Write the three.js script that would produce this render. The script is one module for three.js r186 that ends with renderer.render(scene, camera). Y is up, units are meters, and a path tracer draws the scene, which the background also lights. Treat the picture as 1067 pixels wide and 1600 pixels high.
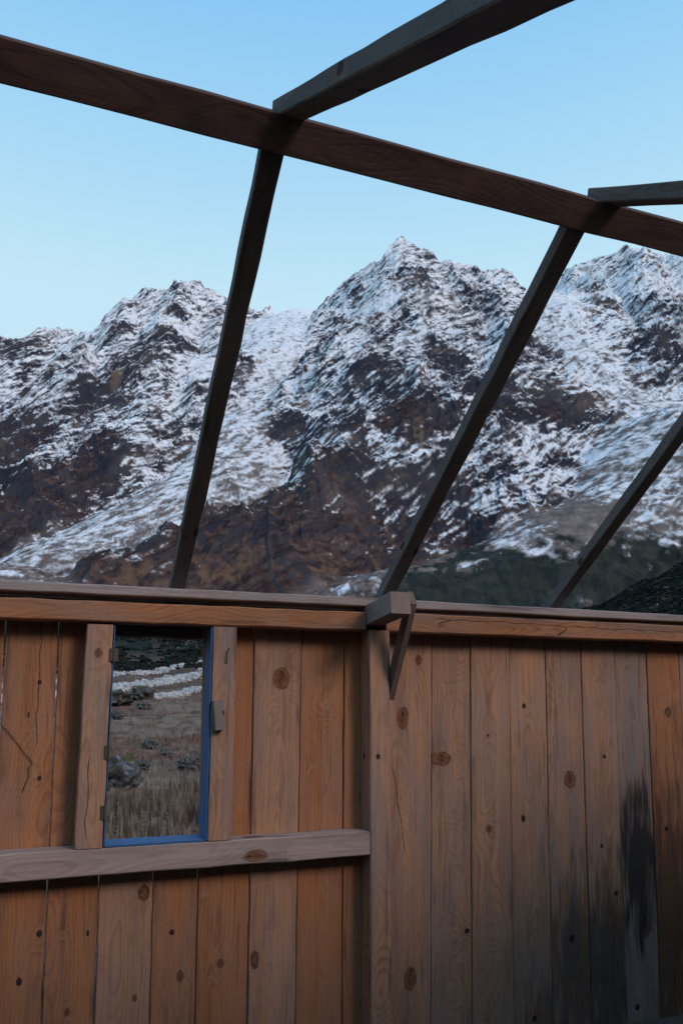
import * as THREE from 'three';
import { mergeGeometries, mergeVertices, toCreasedNormals } from 'three/addons/utils/BufferGeometryUtils.js';
import { createNoise2D, createNoise3D } from 'simplex-noise';

// ---------------------------------------------------------------- camera, sky, sun, exposure
// World: y up, metres. The hut's front wall runs along x at z = -2.8, the lens is at (0, 1.45, 0).
const YAW = 21.2 * Math.PI / 180, PITCH = 6.68 * Math.PI / 180;
const scene = new THREE.Scene();
const camera = new THREE.PerspectiveCamera(74.33, 1067 / 1902, 0.05, 12000);
camera.setViewOffset(1067, 1902, 0, 0, 1067, 1600);            // rising-front lens, as the near-parallel uprights show
camera.rotation.order = 'YXZ';
camera.rotation.set(PITCH, -YAW, 0);
camera.position.set(0, 1.45, 0);
camera.updateMatrixWorld(); camera.updateProjectionMatrix();

const SUN = new THREE.Vector3(0.48, 0.68, 1).normalize();       // the afterglow stands behind the photographer
function skyTexture() {
  const W = 256, H = 128, data = new Float32Array(W * H * 4);
  const stops = [[-90, .20, .22, .26], [-2, .52, .60, .70], [4, .62, .74, .84], [20, .56, .79, .92], [27, .55, .80, .93], [35, .395, .69, .92], [44, .25, .57, .905], [60, .15, .42, .80], [90, .11, .34, .70]];
  const d = new THREE.Vector3();
  for (let j = 0; j < H; j++) for (let i = 0; i < W; i++) {
    const el = ((j + .5) / H - .5) * 180, az = ((i + .5) / W - .5) * 2 * Math.PI;
    let k = 0; while (k < stops.length - 2 && el > stops[k + 1][0]) k++;
    const a = stops[k], b = stops[k + 1]; let t = (el - a[0]) / (b[0] - a[0]); t = Math.min(1, Math.max(0, t));
    const e = el * Math.PI / 180; d.set(Math.cos(az) * Math.cos(e), Math.sin(e), Math.sin(az) * Math.cos(e));
    const g = Math.pow(Math.max(0, d.dot(SUN)), 6) * (el > -5 ? 1 : 0);
    const o = (j * W + i) * 4;
    data[o] = a[1] + (b[1] - a[1]) * t + .34 * g; data[o + 1] = a[2] + (b[2] - a[2]) * t + .20 * g; data[o + 2] = a[3] + (b[3] - a[3]) * t + .06 * g; data[o + 3] = 1;
  }
  const tx = new THREE.DataTexture(data, W, H, THREE.RGBAFormat, THREE.FloatType);
  tx.mapping = THREE.EquirectangularReflectionMapping; tx.magFilter = tx.minFilter = THREE.LinearFilter; tx.needsUpdate = true;
  return tx;
}
const sky = skyTexture();
scene.background = sky; scene.environment = sky;
const sun = new THREE.DirectionalLight(new THREE.Color().setRGB(1, .76, .67), 1.3);
sun.position.copy(SUN).multiplyScalar(60); sun.castShadow = true; sun.shadow.radius = 34;
Object.assign(sun.shadow.camera, { left: -12, right: 12, top: 12, bottom: -12, near: 1, far: 140 }); sun.shadow.mapSize.set(2048, 2048);
scene.add(sun); scene.add(sun.target);
const renderer = new THREE.WebGLRenderer({ antialias: true });
renderer.setSize(682, 1024);
renderer.toneMapping = THREE.LinearToneMapping; renderer.toneMappingExposure = 1.0;
renderer.shadowMap.enabled = true;

// ---------------------------------------------------------------- helpers
function rng(seed) { let a = seed >>> 0; return () => { a = a + 0x6D2B79F5 | 0; let t = Math.imul(a ^ a >>> 15, 1 | a); t = t + Math.imul(t ^ t >>> 7, 61 | t) ^ t; return ((t ^ t >>> 14) >>> 0) / 4294967296; }; }
const n2 = createNoise2D(rng(11)), n2b = createNoise2D(rng(23)), n3 = createNoise3D(rng(5));
const lerp = (a, b, t) => a + (b - a) * t, clamp = (x, a = 0, b = 1) => Math.min(b, Math.max(a, x));
const sstep = (a, b, x) => { const t = clamp((x - a) / (b - a)); return t * t * (3 - 2 * t); };
const mix3 = (a, b, t) => [lerp(a[0], b[0], t), lerp(a[1], b[1], t), lerp(a[2], b[2], t)];
const enc = (c) => { c = clamp(c); return Math.round(255 * (c <= .0031308 ? c * 12.92 : 1.055 * Math.pow(c, 1 / 2.4) - .055)); };
const used = {};
function numbered(n) { const k = used[n] = (used[n] ?? -1) + 1; return k ? n + '_' + String(k).padStart(3, '0') : n; }
function shade(o) { o.traverse((m) => { if (m.isMesh) { m.castShadow = true; m.receiveShadow = true; } }); return o; }
function mesh(name, g, m, parent) { const o = new THREE.Mesh(g, m); o.name = name; parent.add(o); return shade(o); }
function group(name, parent) { const o = new THREE.Group(); o.name = name; parent.add(o); return o; }
function tag(o, label, category, grp, kind) { o.userData = { label, category }; if (grp) o.userData.group = grp; if (kind) o.userData.kind = kind; return o; }

// ---------------------------------------------------------------- wood
// A sawn face: growth rings round a pith that lies off the board, bent round the knots, with fibre, weathering, dirt, checks and saw marks.
function woodTexture({ W, L, seed, early, late, grey = .2, pith = .5, depth = .05, tilt = .02, ring = .0085, knots = [], soot = null, checks = [], saw = .05, px = 128, py = 1024, stain = .4 }) {
  const R = rng(seed * 7919 + 13), o1 = R() * 90, o2 = R() * 90, data = new Uint8Array(px * py * 4), bump = new Uint8Array(px * py * 4);
  const x0 = W * pith, sa = (R() - .5) * 1.2 + (R() < .5 ? -.7 : .7), pale = mix3(early, [.50, .36, .27], .5);
  for (let j = 0; j < py; j++) {
    const v = (j + .5) / py * L, wv = n2(v * 1.1 + o1, o2) * .028 + n2(v * 4 + o1, o2 + 7) * .006, dv = depth + tilt * (v - L / 2) + n2(o2, v * 1.7) * .022;
    for (let i = 0; i < px; i++) {
      const u = (i + .5) / px * W, du = u - x0 - wv + n2(u * 9 + o2, v * 2.3 + o1) * .006;
      let bend = 0, kn = 0, kc = null, halo = 0, tail = 0;
      for (const k of knots) {
        const q = k.u * 91 + k.v * 37, dx = u - k.u + k.ru * .08 * n2((u - k.u) / k.ru * .8 + q, (v - k.v) / k.rv * .8), dy = v - k.v + k.rv * .09 * n2((u - k.u) / k.ru * .9 - q, (v - k.v) / k.rv * .9);
        if (Math.abs(dx) > k.ru * 7 || Math.abs(dy) > k.rv * 11) continue;
        const e = Math.hypot(dx / k.ru, dy / k.rv), ee = Math.hypot(dx / (k.ru * 2.4), dy / (k.rv * 4));
        bend += k.ru * 1.7 * Math.exp(-ee * ee * 1.2);
        halo = Math.max(halo, Math.exp(-Math.pow(Math.hypot(dx / (k.ru * 2), dy / (k.rv * 2.4)), 2))) ;
        tail = Math.max(tail, Math.exp(-Math.pow(dx / (k.ru * .8), 2)) * Math.exp(-Math.abs(dy) / (k.rv * 3)) * (.5 + .5 * n2(u * 60 + q, v * 9)));
        if (e < 1.12) { kn = Math.max(kn, sstep(1.12, .92, e)); const rk = .5 + .5 * Math.sin(e * (k.t === 'r' ? 11 : 7) + 1.6 * n2(dx / k.ru * 2 + q, dy / k.rv * 2)), core = n2(dx / k.ru * 1.6 - q, dy / k.rv * 1.6);
          if (k.t === 'd') kc = mix3([.030, .020, .016], [.12, .065, .042], clamp(rk * .4 + e * .5 - .3 + core * .3));
          else if (k.t === 'r') { kc = mix3([.105, .046, .028], mix3(late, [.26, .11, .062], .7), clamp(rk * .35 + .1 + e * .55 + core * .25)); if (Math.abs(dx / k.ru + .2 * core) < .05 && e < .8) kc = [.04, .022, .016]; }
          else if (k.t === 'b') kc = mix3([.10, .052, .036], [.24, .12, .07], clamp(rk * .6 + core * .4 + .1));
          else kc = mix3(pale, late, clamp(.25 + rk * .3 + core * .3));
          if (k.t !== 'l' && e > .8) kc = mix3(kc, [.06, .034, .025], clamp(.25 + .6 * n2(Math.atan2(dy, dx) * 1.1 + q, 4)));
          if (k.t === 'l') kn *= .6; }
      }
      const r = Math.sqrt(du * du + dv * dv) + bend, q = r / ring + n2(u * 14 + o1, v * .8) * .3, f = q - Math.floor(q);
      const lateW = sstep(.4, .85, f) * (1 - sstep(.93, 1, f)) * (.7 + .3 * n2(Math.floor(q) * 3.3 + o1, v * .7));
      const fib = n2(u * 420 + o1, v * 5 + o2) * .5 + n2(u * 900 + o2, v * 9) * .5, fl = n2(u * 60 + o2, v * 1.6 + o1), band = n2(u * 11 + o2 * 2, v * .55 + o1);
      let c = mix3(early, late, clamp(.10 + lateW * .62 + fib * .16 + fl * .16 + band * .24 + halo * .1));
      const mot = n2(u * 7 + o1 * 2, v * 2.2 + o2) * .55 + n2(u * 22 + o2, v * 7) * .35 + n2(u * 70, v * 14 + o1) * .25;
      c = mix3(c, pale, clamp(.2 + mot * .35 + fib * .12) * .5);
      c = mix3(c, [.255, .205, .195], clamp(grey * (.7 + 1.1 * n2(u * 9 - o1, v * 1.7 + o2) + .5 * fl + .35 * fib)));
      if (halo > .05) c = mix3(c, pale, halo * .35 * (.6 + .4 * mot));
      const st = sstep(.25, .95, n2(u * 18 + o2 * 3, v * 1.3 + o1) * .65 + n2(u * 55, v * 4 + o2) * .4 + fib * .15); c = mix3(c, [.075, .045, .036], st * stain);
      const blot = sstep(.3, .8, n2(u * 9 + 40 + o1, v * 6 + o2) * .8 + n2(u * 40, v * 25 + o1) * .3); c = mix3(c, [.10, .07, .06], blot * stain * .4);
      const eu = Math.min(u, W - u), ed = sstep(.35, .8, n2(u * 12 + o1, v * 1.6 - o2) * .8 + n2(u * 60, v * 6) * .25) * sstep(.03, .006, eu); c = mix3(c, [.07, .045, .038], ed * .6);
      c = mix3(c, [.06, .035, .026], clamp(tail) * .5);
      const sm = Math.sin((v + u * sa + n2(u * 5, v * 3) * .012) / .0036) * sstep(-.1, .5, n2(u * 6 + o2, v * 3 + 50));
      c = mix3(c, [.56, .42, .33], clamp(sm, 0, 1) * saw); const spl = sstep(.78, .92, n2(u * 150 + o2, v * 16 - o1)); c = mix3(c, [.06, .04, .03], spl * .35);
      let h = .62 - lateW * .14 + fib * .10 + sm * .04 - spl * .1;
      if (kc) { c = mix3(c, kc, kn); h = lerp(h, .5 + fib * .05, kn); }
      for (const k of checks) { const cu = k[0] + n2(v * 9 + k[0] * 50, 3) * .004 + (k[3] || 0) * (v - k[1]); if (v > k[1] && v < k[2]) { const dd = Math.abs(u - cu), w = .0009 * Math.min(1, (v - k[1]) * 30, (k[2] - v) * 30); if (dd < w * 1.6) { c = mix3(c, [.02, .013, .01], .8); h = .1; } } }
      if (soot) { const sx = (u - soot.u) / soot.ru, sy = (v - soot.v) / soot.rv, q1 = 1 - Math.hypot(sx, sy) + n2(u * 12 + 3, v * 4) * .26 + n2(u * 60, v * 5 + 8) * .22 + fib * .22; c = mix3(c, [.016, .018, .022], sstep(-.15, .6, q1) * soot.a); }
      const o = (j * px + i) * 4; data[o] = enc(c[0]); data[o + 1] = enc(c[1]); data[o + 2] = enc(c[2]); data[o + 3] = 255;
      bump[o] = bump[o + 1] = bump[o + 2] = clamp(h) * 255; bump[o + 3] = 255;
    }
  }
  const mk = (d, cs) => { const t = new THREE.DataTexture(d, px, py, THREE.RGBAFormat); t.magFilter = THREE.LinearFilter; t.minFilter = THREE.LinearMipmapLinearFilter; t.generateMipmaps = true; t.wrapS = t.wrapT = THREE.RepeatWrapping; if (cs) t.colorSpace = cs; t.needsUpdate = true; return t; };
  return { map: mk(data, THREE.SRGBColorSpace), bump: mk(bump) };
}
function woodMaterial(o) { const t = woodTexture(o); return new THREE.MeshPhysicalMaterial({ map: t.map, bumpMap: t.bump, bumpScale: .0016, roughness: .85, specularIntensity: .4 }); }
// A sawn timber from A to B: section w (along U) by t (along N, the face that is seen), chamfered, its edges not quite straight.
function timber(A, B, U, N, w, t, { seed = 1, seg = 14, wob = .0018, ch = .003, uLen = null, vLen = null, w1 = w, cut0 = 0, cut1 = 0, bow = 0 } = {}) {
  A = new THREE.Vector3(...A); B = new THREE.Vector3(...B); U = new THREE.Vector3(...U).normalize(); N = new THREE.Vector3(...N).normalize();
  const D = B.clone().sub(A), L = D.length(), s = seed * 17.3; uLen = uLen ?? w; vLen = vLen ?? L;
  const ring = (k) => {
    const f = k / seg, hw = lerp(w, w1, f) / 2, ht = t / 2, P = [];
    const nL = n2(f * L * 6 + s, 1) * wob + n2(f * L * 22 + s, 2) * wob * .5, nR = n2(f * L * 6 + s, 5) * wob + n2(f * L * 22 + s, 6) * wob * .5, nF = n2(f * L * 4 + s, 9) * wob * .7, b = bow * Math.sin(Math.PI * f);
    const pts = [[-hw + ch + nL, ht], [hw - ch + nR, ht], [hw + nR, ht - ch], [hw + nR, -ht + ch], [hw - ch + nR, -ht], [-hw + ch + nL, -ht], [-hw + nL, -ht + ch], [-hw + nL, ht - ch]];
    for (const [x, z] of pts) {
      const along = f * L + (k === 0 ? cut0 * z : 0) + (k === seg ? cut1 * z : 0);
      P.push(A.clone().addScaledVector(D, along / L).addScaledVector(U, x).addScaledVector(N, z + nF * Math.sign(z) + b));
    }
    return P;
  };
  const us = [ch, w - ch, w, w + t - 2 * ch, w + t, 2 * w + t - 2 * ch, 2 * w + t, 2 * w + 2 * t - 2 * ch, 2 * w + 2 * t].map((x) => x / uLen);
  const pos = [], uv = [], tri = (a, b, c, ua, ub, uc) => { pos.push(...a, ...b, ...c); uv.push(...ua, ...ub, ...uc); };
  let prev = ring(0); const first = prev;
  for (let k = 1; k <= seg; k++) {
    const cur = ring(k), v0 = (k - 1) / seg * L / vLen, v1 = k / seg * L / vLen;
    for (let i = 0; i < 8; i++) { const j = (i + 1) % 8, a = prev[i], b = prev[j], c = cur[j], d = cur[i];
      tri(a, b, c, [us[i], v0], [us[i + 1], v0], [us[i + 1], v1]); tri(a, c, d, [us[i], v0], [us[i + 1], v1], [us[i], v1]); }
    prev = cur;
  }
  for (const [P, flip] of [[first, true], [prev, false]]) for (let i = 1; i < 7; i++) { const q = flip ? [0, i + 1, i] : [0, i, i + 1], e = (k) => [(.1 + .35 * Math.cos(k)), .02 + .01 * Math.sin(k)]; tri(P[q[0]], P[q[1]], P[q[2]], e(q[0]), e(q[1]), e(q[2])); }
  const g = new THREE.BufferGeometry();
  g.setAttribute('position', new THREE.Float32BufferAttribute(pos, 3)); g.setAttribute('uv', new THREE.Float32BufferAttribute(uv, 2));
  g.computeVertexNormals();
  // wind outwards: the first side face must look along +N
  const nn = g.attributes.normal; if (nn.getX(0) * N.x + nn.getY(0) * N.y + nn.getZ(0) * N.z < 0) { const p = g.attributes.position.array, q = g.attributes.uv.array; for (let i = 0; i < p.length; i += 9) for (let k = 0; k < 3; k++) { const x = p[i + 3 + k]; p[i + 3 + k] = p[i + 6 + k]; p[i + 6 + k] = x; } for (let i = 0; i < q.length; i += 6) for (let k = 0; k < 2; k++) { const x = q[i + 2 + k]; q[i + 2 + k] = q[i + 4 + k]; q[i + 4 + k] = x; } g.computeVertexNormals(); }
  return toCreasedNormals(g, .5);
}

// ---------------------------------------------------------------- terrain
// Crest lines of the mountain in metres; every slope falls away from them.
const CREST = {
  left: [[-1184, 862, -2605], [-871, 1065, -2805], [-511, 1145, -2826], [-139, 1230, -2843], [-19, 1266, -2839], [12, 1264, -2843], [149, 1328, -2860], [214, 1389, -2877], [292, 1468, -2890], [373, 1535, -2901], [426, 1574, -2913], [487, 1606, -2922], [543, 1588, -2916], [604, 1555, -2908], [643, 1547, -2915], [731, 1557, -2913], [805, 1549, -2927], [860, 1542, -2970]],
  glacier: [[901, 1637, -3190], [1000, 1675, -3184], [1065, 1693, -3159], [1128, 1673, -3048]],
  middle: [[946, 1409, -2636], [962, 1432, -2566], [986, 1444, -2503], [1019, 1466, -2404], [1040, 1470, -2343], [1053, 1486, -2294], [1071, 1499, -2256], [1095, 1501, -2224], [1130, 1485, -2211], [1203, 1451, -2193], [1230, 1436, -2188], [1256, 1403, -2184], [1310, 1422, -2173], [1375, 1426, -2159], [1400, 1407, -2160], [1434, 1383, -2157], [1490, 1352, -2179], [1565, 1339, -2203]],
  right: [[1630, 1463, -2371], [1647, 1495, -2343], [1618, 1414, -2226], [1610, 1406, -2143], [1620, 1413, -2096], [1635, 1425, -2047], [1671, 1423, -1980], [1698, 1416, -1937], [1737, 1414, -1879], [1774, 1391, -1811], [1801, 1379, -1769], [1911, 1320, -1565], [2097, 1264, -1332]],
  spurMiddle: [[1095, 1501, -2224], [880, 1097, -1759], [797, 904, -1572], [708, 719, -1390], [627, 573, -1251], [566, 484, -1174], [513, 426, -1135], [447, 391, -1120], [404, 378, -1115], [343, 341, -1088], [273, 304, -1072], [225, 294, -1085], [183, 266, -1077], [111, 202, -1038], [46, 144, -1002]],
  spurRight: [[1375, 1426, -2159], [948, 846, -1454], [818, 626, -1249], [696, 461, -1103], [591, 337, -1009], [517, 252, -954], [455, 179, -910]],
  spurFace: [[1256, 1403, -2184], [865, 856, -1508], [745, 638, -1309], [642, 472, -1157], [529, 343, -1055], [461, 266, -1000], [411, 200, -951]],
  spurCol: [[986, 1444, -2503], [780, 1033, -2004], [642, 792, -1735], [525, 618, -1555], [452, 501, -1433]],
  spurFlank: [[1490, 1352, -2179], [997, 760, -1372], [934, 592, -1182], [910, 481, -1063]],
  spurLow: [[997, 760, -1372], [823, 512, -1139], [721, 379, -1035], [620, 274, -971]],
  buttress: [[487, 1606, -2922], [312, 1019, -2113], [232, 780, -1825], [202, 602, -1598], [198, 512, -1480]],
  spurLeft: [[149, 1321, -2860], [81, 765, -1885], [37, 548, -1620], [-10, 385, -1417], [-43, 290, -1304], [-86, 202, -1210]],
  spurBetween: [[292, 1468, -2890], [178, 836, -1944], [123, 596, -1649], [85, 446, -1474], [31, 328, -1347]],
  spurPeak: [[643, 1547, -2915], [437, 935, -1956], [362, 730, -1725], [304, 616, -1605]],
  spurFarLeft: [[-511, 1124, -2826], [-316, 574, -1796], [-264, 323, -1443]],
  rightSpur: [[1737, 1414, -1879], [1351, 955, -1427], [1226, 731, -1217], [1170, 585, -1071]],
  rightFace: [[1635, 1425, -2047], [1218, 925, -1450], [1145, 740, -1270], [1093, 597, -1133]],
  rightEdge: [[1911, 1320, -1565], [1264, 568, -990], [1062, 298, -746]],
  fanLeft: [[1030, 1666, -3140], [840, 1407, -2731], [646, 1105, -2216], [535, 883, -1938], [458, 693, -1732], [332, 489, -1480], [179, 328, -1314], [48, 215, -1204], [-39, 147, -1109]],
  fanRight: [[1299, 560, -1019], [1064, 458, -992], [970, 406, -975], [773, 295, -923], [585, 200, -889], [431, 130, -863]],
  gully: [[1585, 1382, -2174], [1158, 907, -1503], [1084, 722, -1317], [1037, 575, -1164], [1026, 462, -1029]],
  darkHill: [[656, 176, -432], [564, 137, -478], [496, 101, -505], [456, 85, -510], [419, 69, -513], [380, 50, -518]],
};
const STEEP = { left: 1.2, glacier: 1.3, middle: 1.2, right: 1.15, darkHill: .5, rightEdge: .9 }, FAN = { fanLeft: 1, fanRight: 1, gully: 1 };
const HX = Math.sin(YAW), HZ = -Math.cos(YAW), RX = Math.cos(YAW), RZ = Math.sin(YAW);    // up-valley and across-valley
const BASE = [[-4000, 1500], [-1500, 640], [-900, 395], [-300, 60], [-60, .2], [-15, -.4], [0, -.42], [11, -.43], [20, -.57], [35, -.45], [60, -.05], [110, 1.3], [150, 3], [200, 6.6], [250, 11], [400, 29], [600, 60], [1000, 135], [1400, 195], [2200, 330], [5000, 500]];
function baseHeight(d) { let k = 0; while (k < BASE.length - 2 && d > BASE[k + 1][0]) k++; const [x0, y0] = BASE[k], [x1, y1] = BASE[k + 1]; return lerp(y0, y1, clamp((d - x0) / (x1 - x0))); }
const names = Object.keys(CREST);
function macro(x, z, out) {
  const d = x * HX + z * HZ; let h = baseHeight(d), fan = -1e9, rest = h, hill = -1e9, snowy = -1e9; out.fl = out.fs = 0;
  if (d > 250) for (const n of names) {
    const P = CREST[n], sl = STEEP[n] ?? 1.08, isFan = FAN[n]; let best = -1e9, nearest = 1e9, ql = 0, qs = 0;
    for (let i = 0; i < P.length - 1; i++) {
      const a = P[i], b = P[i + 1], vx = b[0] - a[0], vz = b[2] - a[2], t = clamp(((x - a[0]) * vx + (z - a[2]) * vz) / (vx * vx + vz * vz));
      const dx = x - a[0] - vx * t, dz = z - a[2] - vz * t, dist = Math.hypot(dx, dz), y = a[1] + (b[1] - a[1]) * t - (isFan ? dist * .05 + dist * dist / 520 - 34 : (Math.sqrt(dist * dist + 900) - 30) * sl); if (isFan ? dist < nearest : y > best) { best = y; nearest = dist; if (isFan) { ql = dist * Math.sign(dx * vz - dz * vx); qs = i * 300 + t * 300; } }
    }
    if (isFan) { if (best > fan) { fan = best; out.fl = ql; out.fs = qs; } } else if (n === 'glacier') snowy = best; else { rest = Math.max(rest, best); if (n === 'darkHill') hill = best; }
    const k = 14, e = Math.max(k - Math.abs(h - best), 0) / k; h = Math.max(h, best) + e * e * k * .25;
  }
  out.h = h; out.fan = sstep(-25, 12, fan - rest); out.hill = sstep(-6, 6, hill - h + 3); out.ice = sstep(-6, 14, snowy - rest + 6); out.d = d; out.a = x * RX + z * RZ;
  return out;
}
function ridged(x, y, oct, gain = .5) { let s = 0, a = 1, f = 1, w = 1; for (let i = 0; i < oct; i++) { let v = 1 - Math.abs(n2(x * f + i * 17, y * f - i * 31)); v *= v; s += v * a * w; w = clamp(v * 1.5); a *= gain; f *= 2.07; } return s; }
function fbm(x, y, oct, gain = .5) { let s = 0, a = 1, f = 1; for (let i = 0; i < oct; i++) { s += n2b(x * f + i * 13, y * f + i * 29) * a; a *= gain; f *= 2.03; } return s; }
function fb3(x, y, z, oct, gain = .5) { let s = 0, a = 1, f = 1; for (let i = 0; i < oct; i++) { s += n3(x * f + i * 13, y * f + i * 7, z * f + i * 29) * a; a *= gain; f *= 2.03; } return s; }
// [kind, across, height, up-valley, and the half sizes the same way] in metres
const PATCH = [['cliff', -1100, 1180, 2620, 150, 90, 400], ['cliff', -494, 792, 1867, 77, 157, 320], ['cliff', -645, 1060, 2248, 56, 111, 320], ['cliff', -505, 1191, 2330, 38, 39, 320], ['cliff', -457, 953, 2038, 108, 71, 320], ['cliff', -529, 646, 1715, 86, 85, 320], ['cliff', 185, 1111, 1967, 57, 120, 320], ['cliff', 132, 485, 1316, 79, 86, 320], ['cliff', -108, 886, 2048, 69, 89, 320], ['cliff', 74, 647, 1574, 57, 60, 320], ['cliff', 445, 828, 1706, 59, 143, 320], ['cliff', 376, 1146, 2166, 63, 77, 320], ['cliff', 667, 719, 1614, 63, 95, 320], ['cliff', -25, 1051, 2206, 44, 90, 320], ['cliff', 218, 688, 1575, 51, 75, 320], ['cliff', 28, 394, 1274, 16, 104, 320], ['cliff', 15, 270, 1114, 11, 91, 320], ['cliff', -234, 785, 1832, 26, 75, 320], ['cliff', -801, 821, 2041, 87, 119, 320], ['cliff', -108, 540, 1577, 45, 43, 320], ['cliff', 802, 964, 1869, 49, 69, 320], ['cliff', 655, 991, 1921, 49, 55, 320], ['cliff', 279, 539, 1429, 52, 59, 320], ['bare', -95, 208, 1033, 141, 127, 320], ['bare', -176, 258, 1065, 64, 66, 320], ['bare', -491, 319, 1273, 87, 129, 320], ['bare', -648, 501, 1537, 80, 113, 320], ['bare', 23, 230, 1058, 30, 79, 320], ['bare', 85, 154, 989, 55, 54, 320], ['bare', -444, 497, 1506, 35, 38, 320], ['bare', -12, 298, 1116, 53, 76, 320], ['bare', 381, 521, 1415, 58, 60, 320], ['bare', 298, 224, 1031, 60, 65, 320], ['bare', -435, 409, 1423, 71, 81, 320], ['tan', 125, 443, 1244, 8, 61, 320], ['tan', -419, 1184, 2464, 32, 88, 320], ['tan', -501, 755, 1838, 15, 65, 320], ['tan', -83, 598, 1588, 15, 32, 320], ['drift', -184, 1284, 2633, 76, 79, 320], ['drift', -187, 708, 1759, 21, 132, 320], ['drift', 505, 599, 1428, 36, 113, 320], ['drift', 819, 1130, 2017, 95, 103, 320], ['drift', 666, 1083, 1997, 67, 86, 320], ['drift', -504, 1039, 2123, 52, 53, 320], ['drift', 472, 1323, 2421, 28, 47, 320], ['drift', 448, 354, 1212, 77, 87, 320], ['drift', -291, 275, 1178, 68, 49, 320], ['drift', 108, 1013, 1932, 46, 105, 320], ['drift', -361, 782, 1864, 61, 103, 320], ['drift', 159, 402, 1234, 59, 67, 320], ['drift', 303, 342, 1170, 58, 65, 320], ['drift', -74, 661, 1677, 40, 68, 320]];
const M = {};
function height(x, z, out = M) {
  macro(x, z, out);
  let h = out.h; const rough = sstep(40, 260, h) * (1 - .82 * out.fan) * (1 - .85 * out.ice) * (1 - .7 * out.hill);
  if (out.d > 250) {
    const wx = x + 60 * n2b(x / 310, z / 310), wz = z + 60 * n2b(x / 310 + 50, z / 310);
    const rel = (ridged(wx / 390, wz / 390, 7, .5) - .95) * 40; h += rel * rough;
    // beds of rock that dip to the left: ledges hold the snow, risers stay bare
    const s = h - .75 * out.a + 34 * n2(x / 260, z / 260) + 9 * n2(x / 60, z / 60);
    for (const [lam, amp] of [[62, .16], [24, .22], [10, .2]]) { const q = s / lam + n2b(x / 190 + lam, z / 190) * .8, t = q - Math.floor(q); h += (sstep(.5, .98, t) - t) * lam * amp * rough * clamp(.55 + .9 * n2b(x / 150 - lam, z / 150)); }
    h += fbm(x / 24, z / 24, 3, .55) * 2.6 * (rough + .25 * out.fan + .1);
    out.rough = rough;
  } else out.rough = 0;
  if (out.d < 900) { const m = sstep(4, 40, Math.hypot(x, z)); h += (fbm(x / 9, z / 9, 4, .5) * .16 + fbm(x / 60, z / 60, 3) * .5 * sstep(30, 120, Math.hypot(x, z)) + sstep(120, 500, out.d) * fbm(x / 38, z / 38, 4) * 3.2) * m; }
  out.h = h; return h;
}
function groundAt(x, z) { return height(x, z); }

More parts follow.
